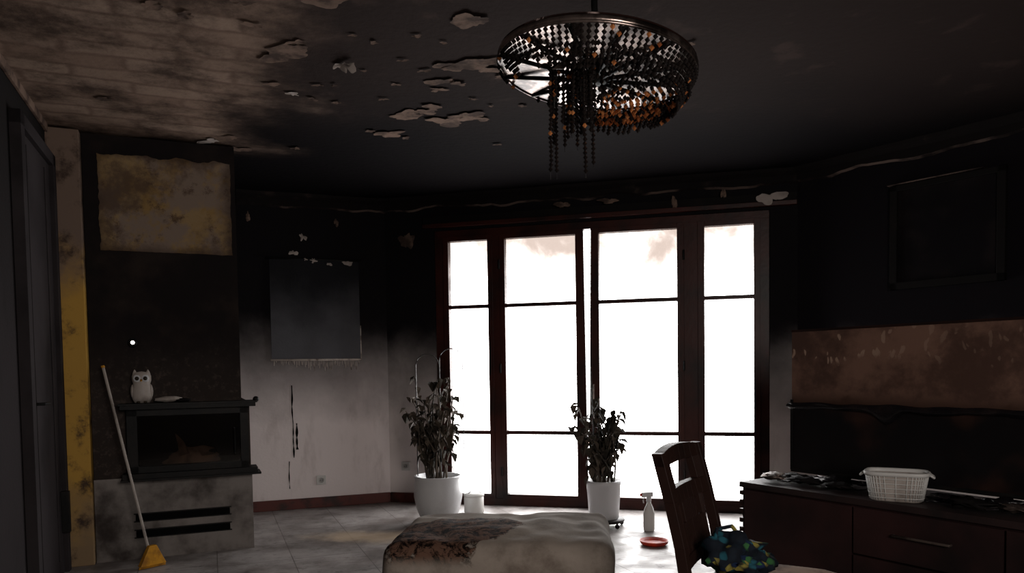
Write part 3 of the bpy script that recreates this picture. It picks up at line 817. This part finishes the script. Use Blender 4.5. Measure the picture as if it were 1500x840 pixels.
# ------------------------------------------------------------------ chandelier
Tl=Matrix.Rotation(math.radians(6.5),4,'Y')@Matrix.Rotation(math.radians(-2),4,'X')
m=MB(); R0=.39; CZ=2.37
ring=[(R0*math.cos(2*math.pi*i/72),R0*math.sin(2*math.pi*i/72),0) for i in range(72)]
m.tube(ring,.006,M_rim,segs=8,M=Tl,closed=True)
m.lathe([(R0-.006,0),(R0+.004,.0),(R0+.004,.022),(R0-.006,.022)],M_rim,segs=72,M=Tl)
m.lathe([(0,.028),(R0,.026),(R0,.032),(0,.034)],M_mirror,segs=72,M=Tl,smooth=False)
for k in range(12):
    a=2*math.pi*k/12+.15
    m.tube([(.04*math.cos(a),.04*math.sin(a),-.035),(R0*math.cos(a),R0*math.sin(a),0)],.0085,M_black,M=Tl)
m.lathe([(0,-.05),(.03,-.05),(.055,-.035),(.06,-.02),(.03,.0),(.02,.03)],M_black,segs=24,M=Tl)
for k in range(6):
    a=2*math.pi*k/6; c=(.2*math.cos(a),.2*math.sin(a),.0)
    m.lathe([(.012,.028),(.016,.02),(.016,-.005),(.0,-.008)],M_black,c=c,segs=12,M=Tl)
m.tube([(0,0,.03),(-.005,0,.29)],.014,M_black); m.lathe([(.09,H-CZ-.002),(.085,H-CZ-.03),(.03,H-CZ-.045),(0,H-CZ-.05)],M_black,segs=28)
rnd=random.Random(3)
for i in range(90):
    a=2*math.pi*i/90; right=(math.cos(a)+.25*math.sin(-a))
    nb=rnd.choice((7,8,8)) if right>-.1 else (rnd.choice((4,5,7)) if math.sin(a)<-.25 else rnd.choice((0,0,1)))
    for j in range(nb):
        rr=R0-.004-.008*j; m.bead((rr*math.cos(a),rr*math.sin(a),-.012-.0165*j),.0100,M_bead if rnd.random()<.96 else M_bead_glint,M=Tl)
for q in range(15):
    r=R0-.02-q*.024; zc=-.06-.085*(1-(r/R0)**2)
    nb=int(2*math.pi*r/.019)
    for i in range(nb):
        a=2*math.pi*i/nb; x,y=r*math.cos(a),r*math.sin(a)
        if x<-.02+.05*math.sin(q) and not (y<-.24 and x>-.30): continue
        if rnd.random()<.15: continue
        glint=x>.03 and y>-.16 and rnd.random()<.48
        m.bead((x,y,zc+rnd.uniform(-.006,.006)),.0096,M_bead_glint if glint else M_bead,M=Tl)
for k in range(46):
    x=-.10+rnd.gauss(0,.05); y=-.12+rnd.uniform(-.12,.10); ln=rnd.choice((6,8,10,13,16)) if abs(x+.10)<.08 else rnd.choice((4,6,8,10))
    if k in (3,9,20,31): ln=22+k%4
    px_,py_=x,y
    for j in range(ln):
        px_+=rnd.uniform(-.0015,.0015)
        m.bead((px_,py_,-.06-.0165*j),.0088,M_bead if rnd.random()<.95 else M_bead_glint,M=Matrix.Translation((0,0,-x*.11)))
    m.tube([(x,y,.0),(px_,py_,-.06-.0165*ln)],.0012,M_wire,segs=4)
m.hexa([(-.19,-.28,-.10),(-.15,-.28,-.10),(-.15,-.279,-.10),(-.19,-.279,-.10)],[(-.10,-.2,.0),(-.06,-.2,.01),(-.06,-.199,.01),(-.10,-.199,.0)],M_rim)
m.build('crystal_chandelier',(.352,3.02,CZ))

# ------------------------------------------------------------------ lights & world
w=bpy.data.worlds.new('sky'); scene.world=w; w.use_nodes=True
bg=w.node_tree.nodes['Background']; bg.inputs[0].default_value=(1,.985,.975,1); bg.inputs[1].default_value=12.5
def area(name,loc,target,sx,sy,power,col,portal=False):
    l=bpy.data.lights.new(name,'AREA'); l.shape='RECTANGLE'; l.size=sx; l.size_y=sy; l.energy=power; l.color=col
    o=bpy.data.objects.new(name,l); scene.collection.objects.link(o); o.location=loc
    d=Vector(target)-Vector(loc); o.rotation_euler=d.to_track_quat('-Z','Y').to_euler()
    if portal: l.cycles.is_portal=True
    return o
c=xy(W0,WD,1.35,.16); tgt=xy(W0,WD,1.35,-1)
area('daylight_portal',(c.x,c.y,1.22),(tgt.x,tgt.y,1.22),2.8,2.4,1,(1,1,1),True)
area('rear_fill_light',(1.4,-1.1,1.95),(-1.2,5.0,1.0),1.4,1.1,88,(1,.92,.86))  # added fill lamp behind the camera, brightens the lower walls

# ------------------------------------------------------------------ camera
cam=bpy.data.cameras.new('camera'); co=bpy.data.objects.new('camera',cam); scene.collection.objects.link(co)
cam.sensor_width=36; cam.lens=26.4; cam.clip_start=.05
cam.shift_y=166/1500
Mc=Matrix.Translation((0,0,1.2))@Matrix.Rotation(math.radians(90-2.4),4,'X')@Matrix.Rotation(-.015,4,'Z')
co.matrix_world=Mc
scene.camera=co
try:
    scene.view_settings.view_transform='Standard'
except Exception: pass
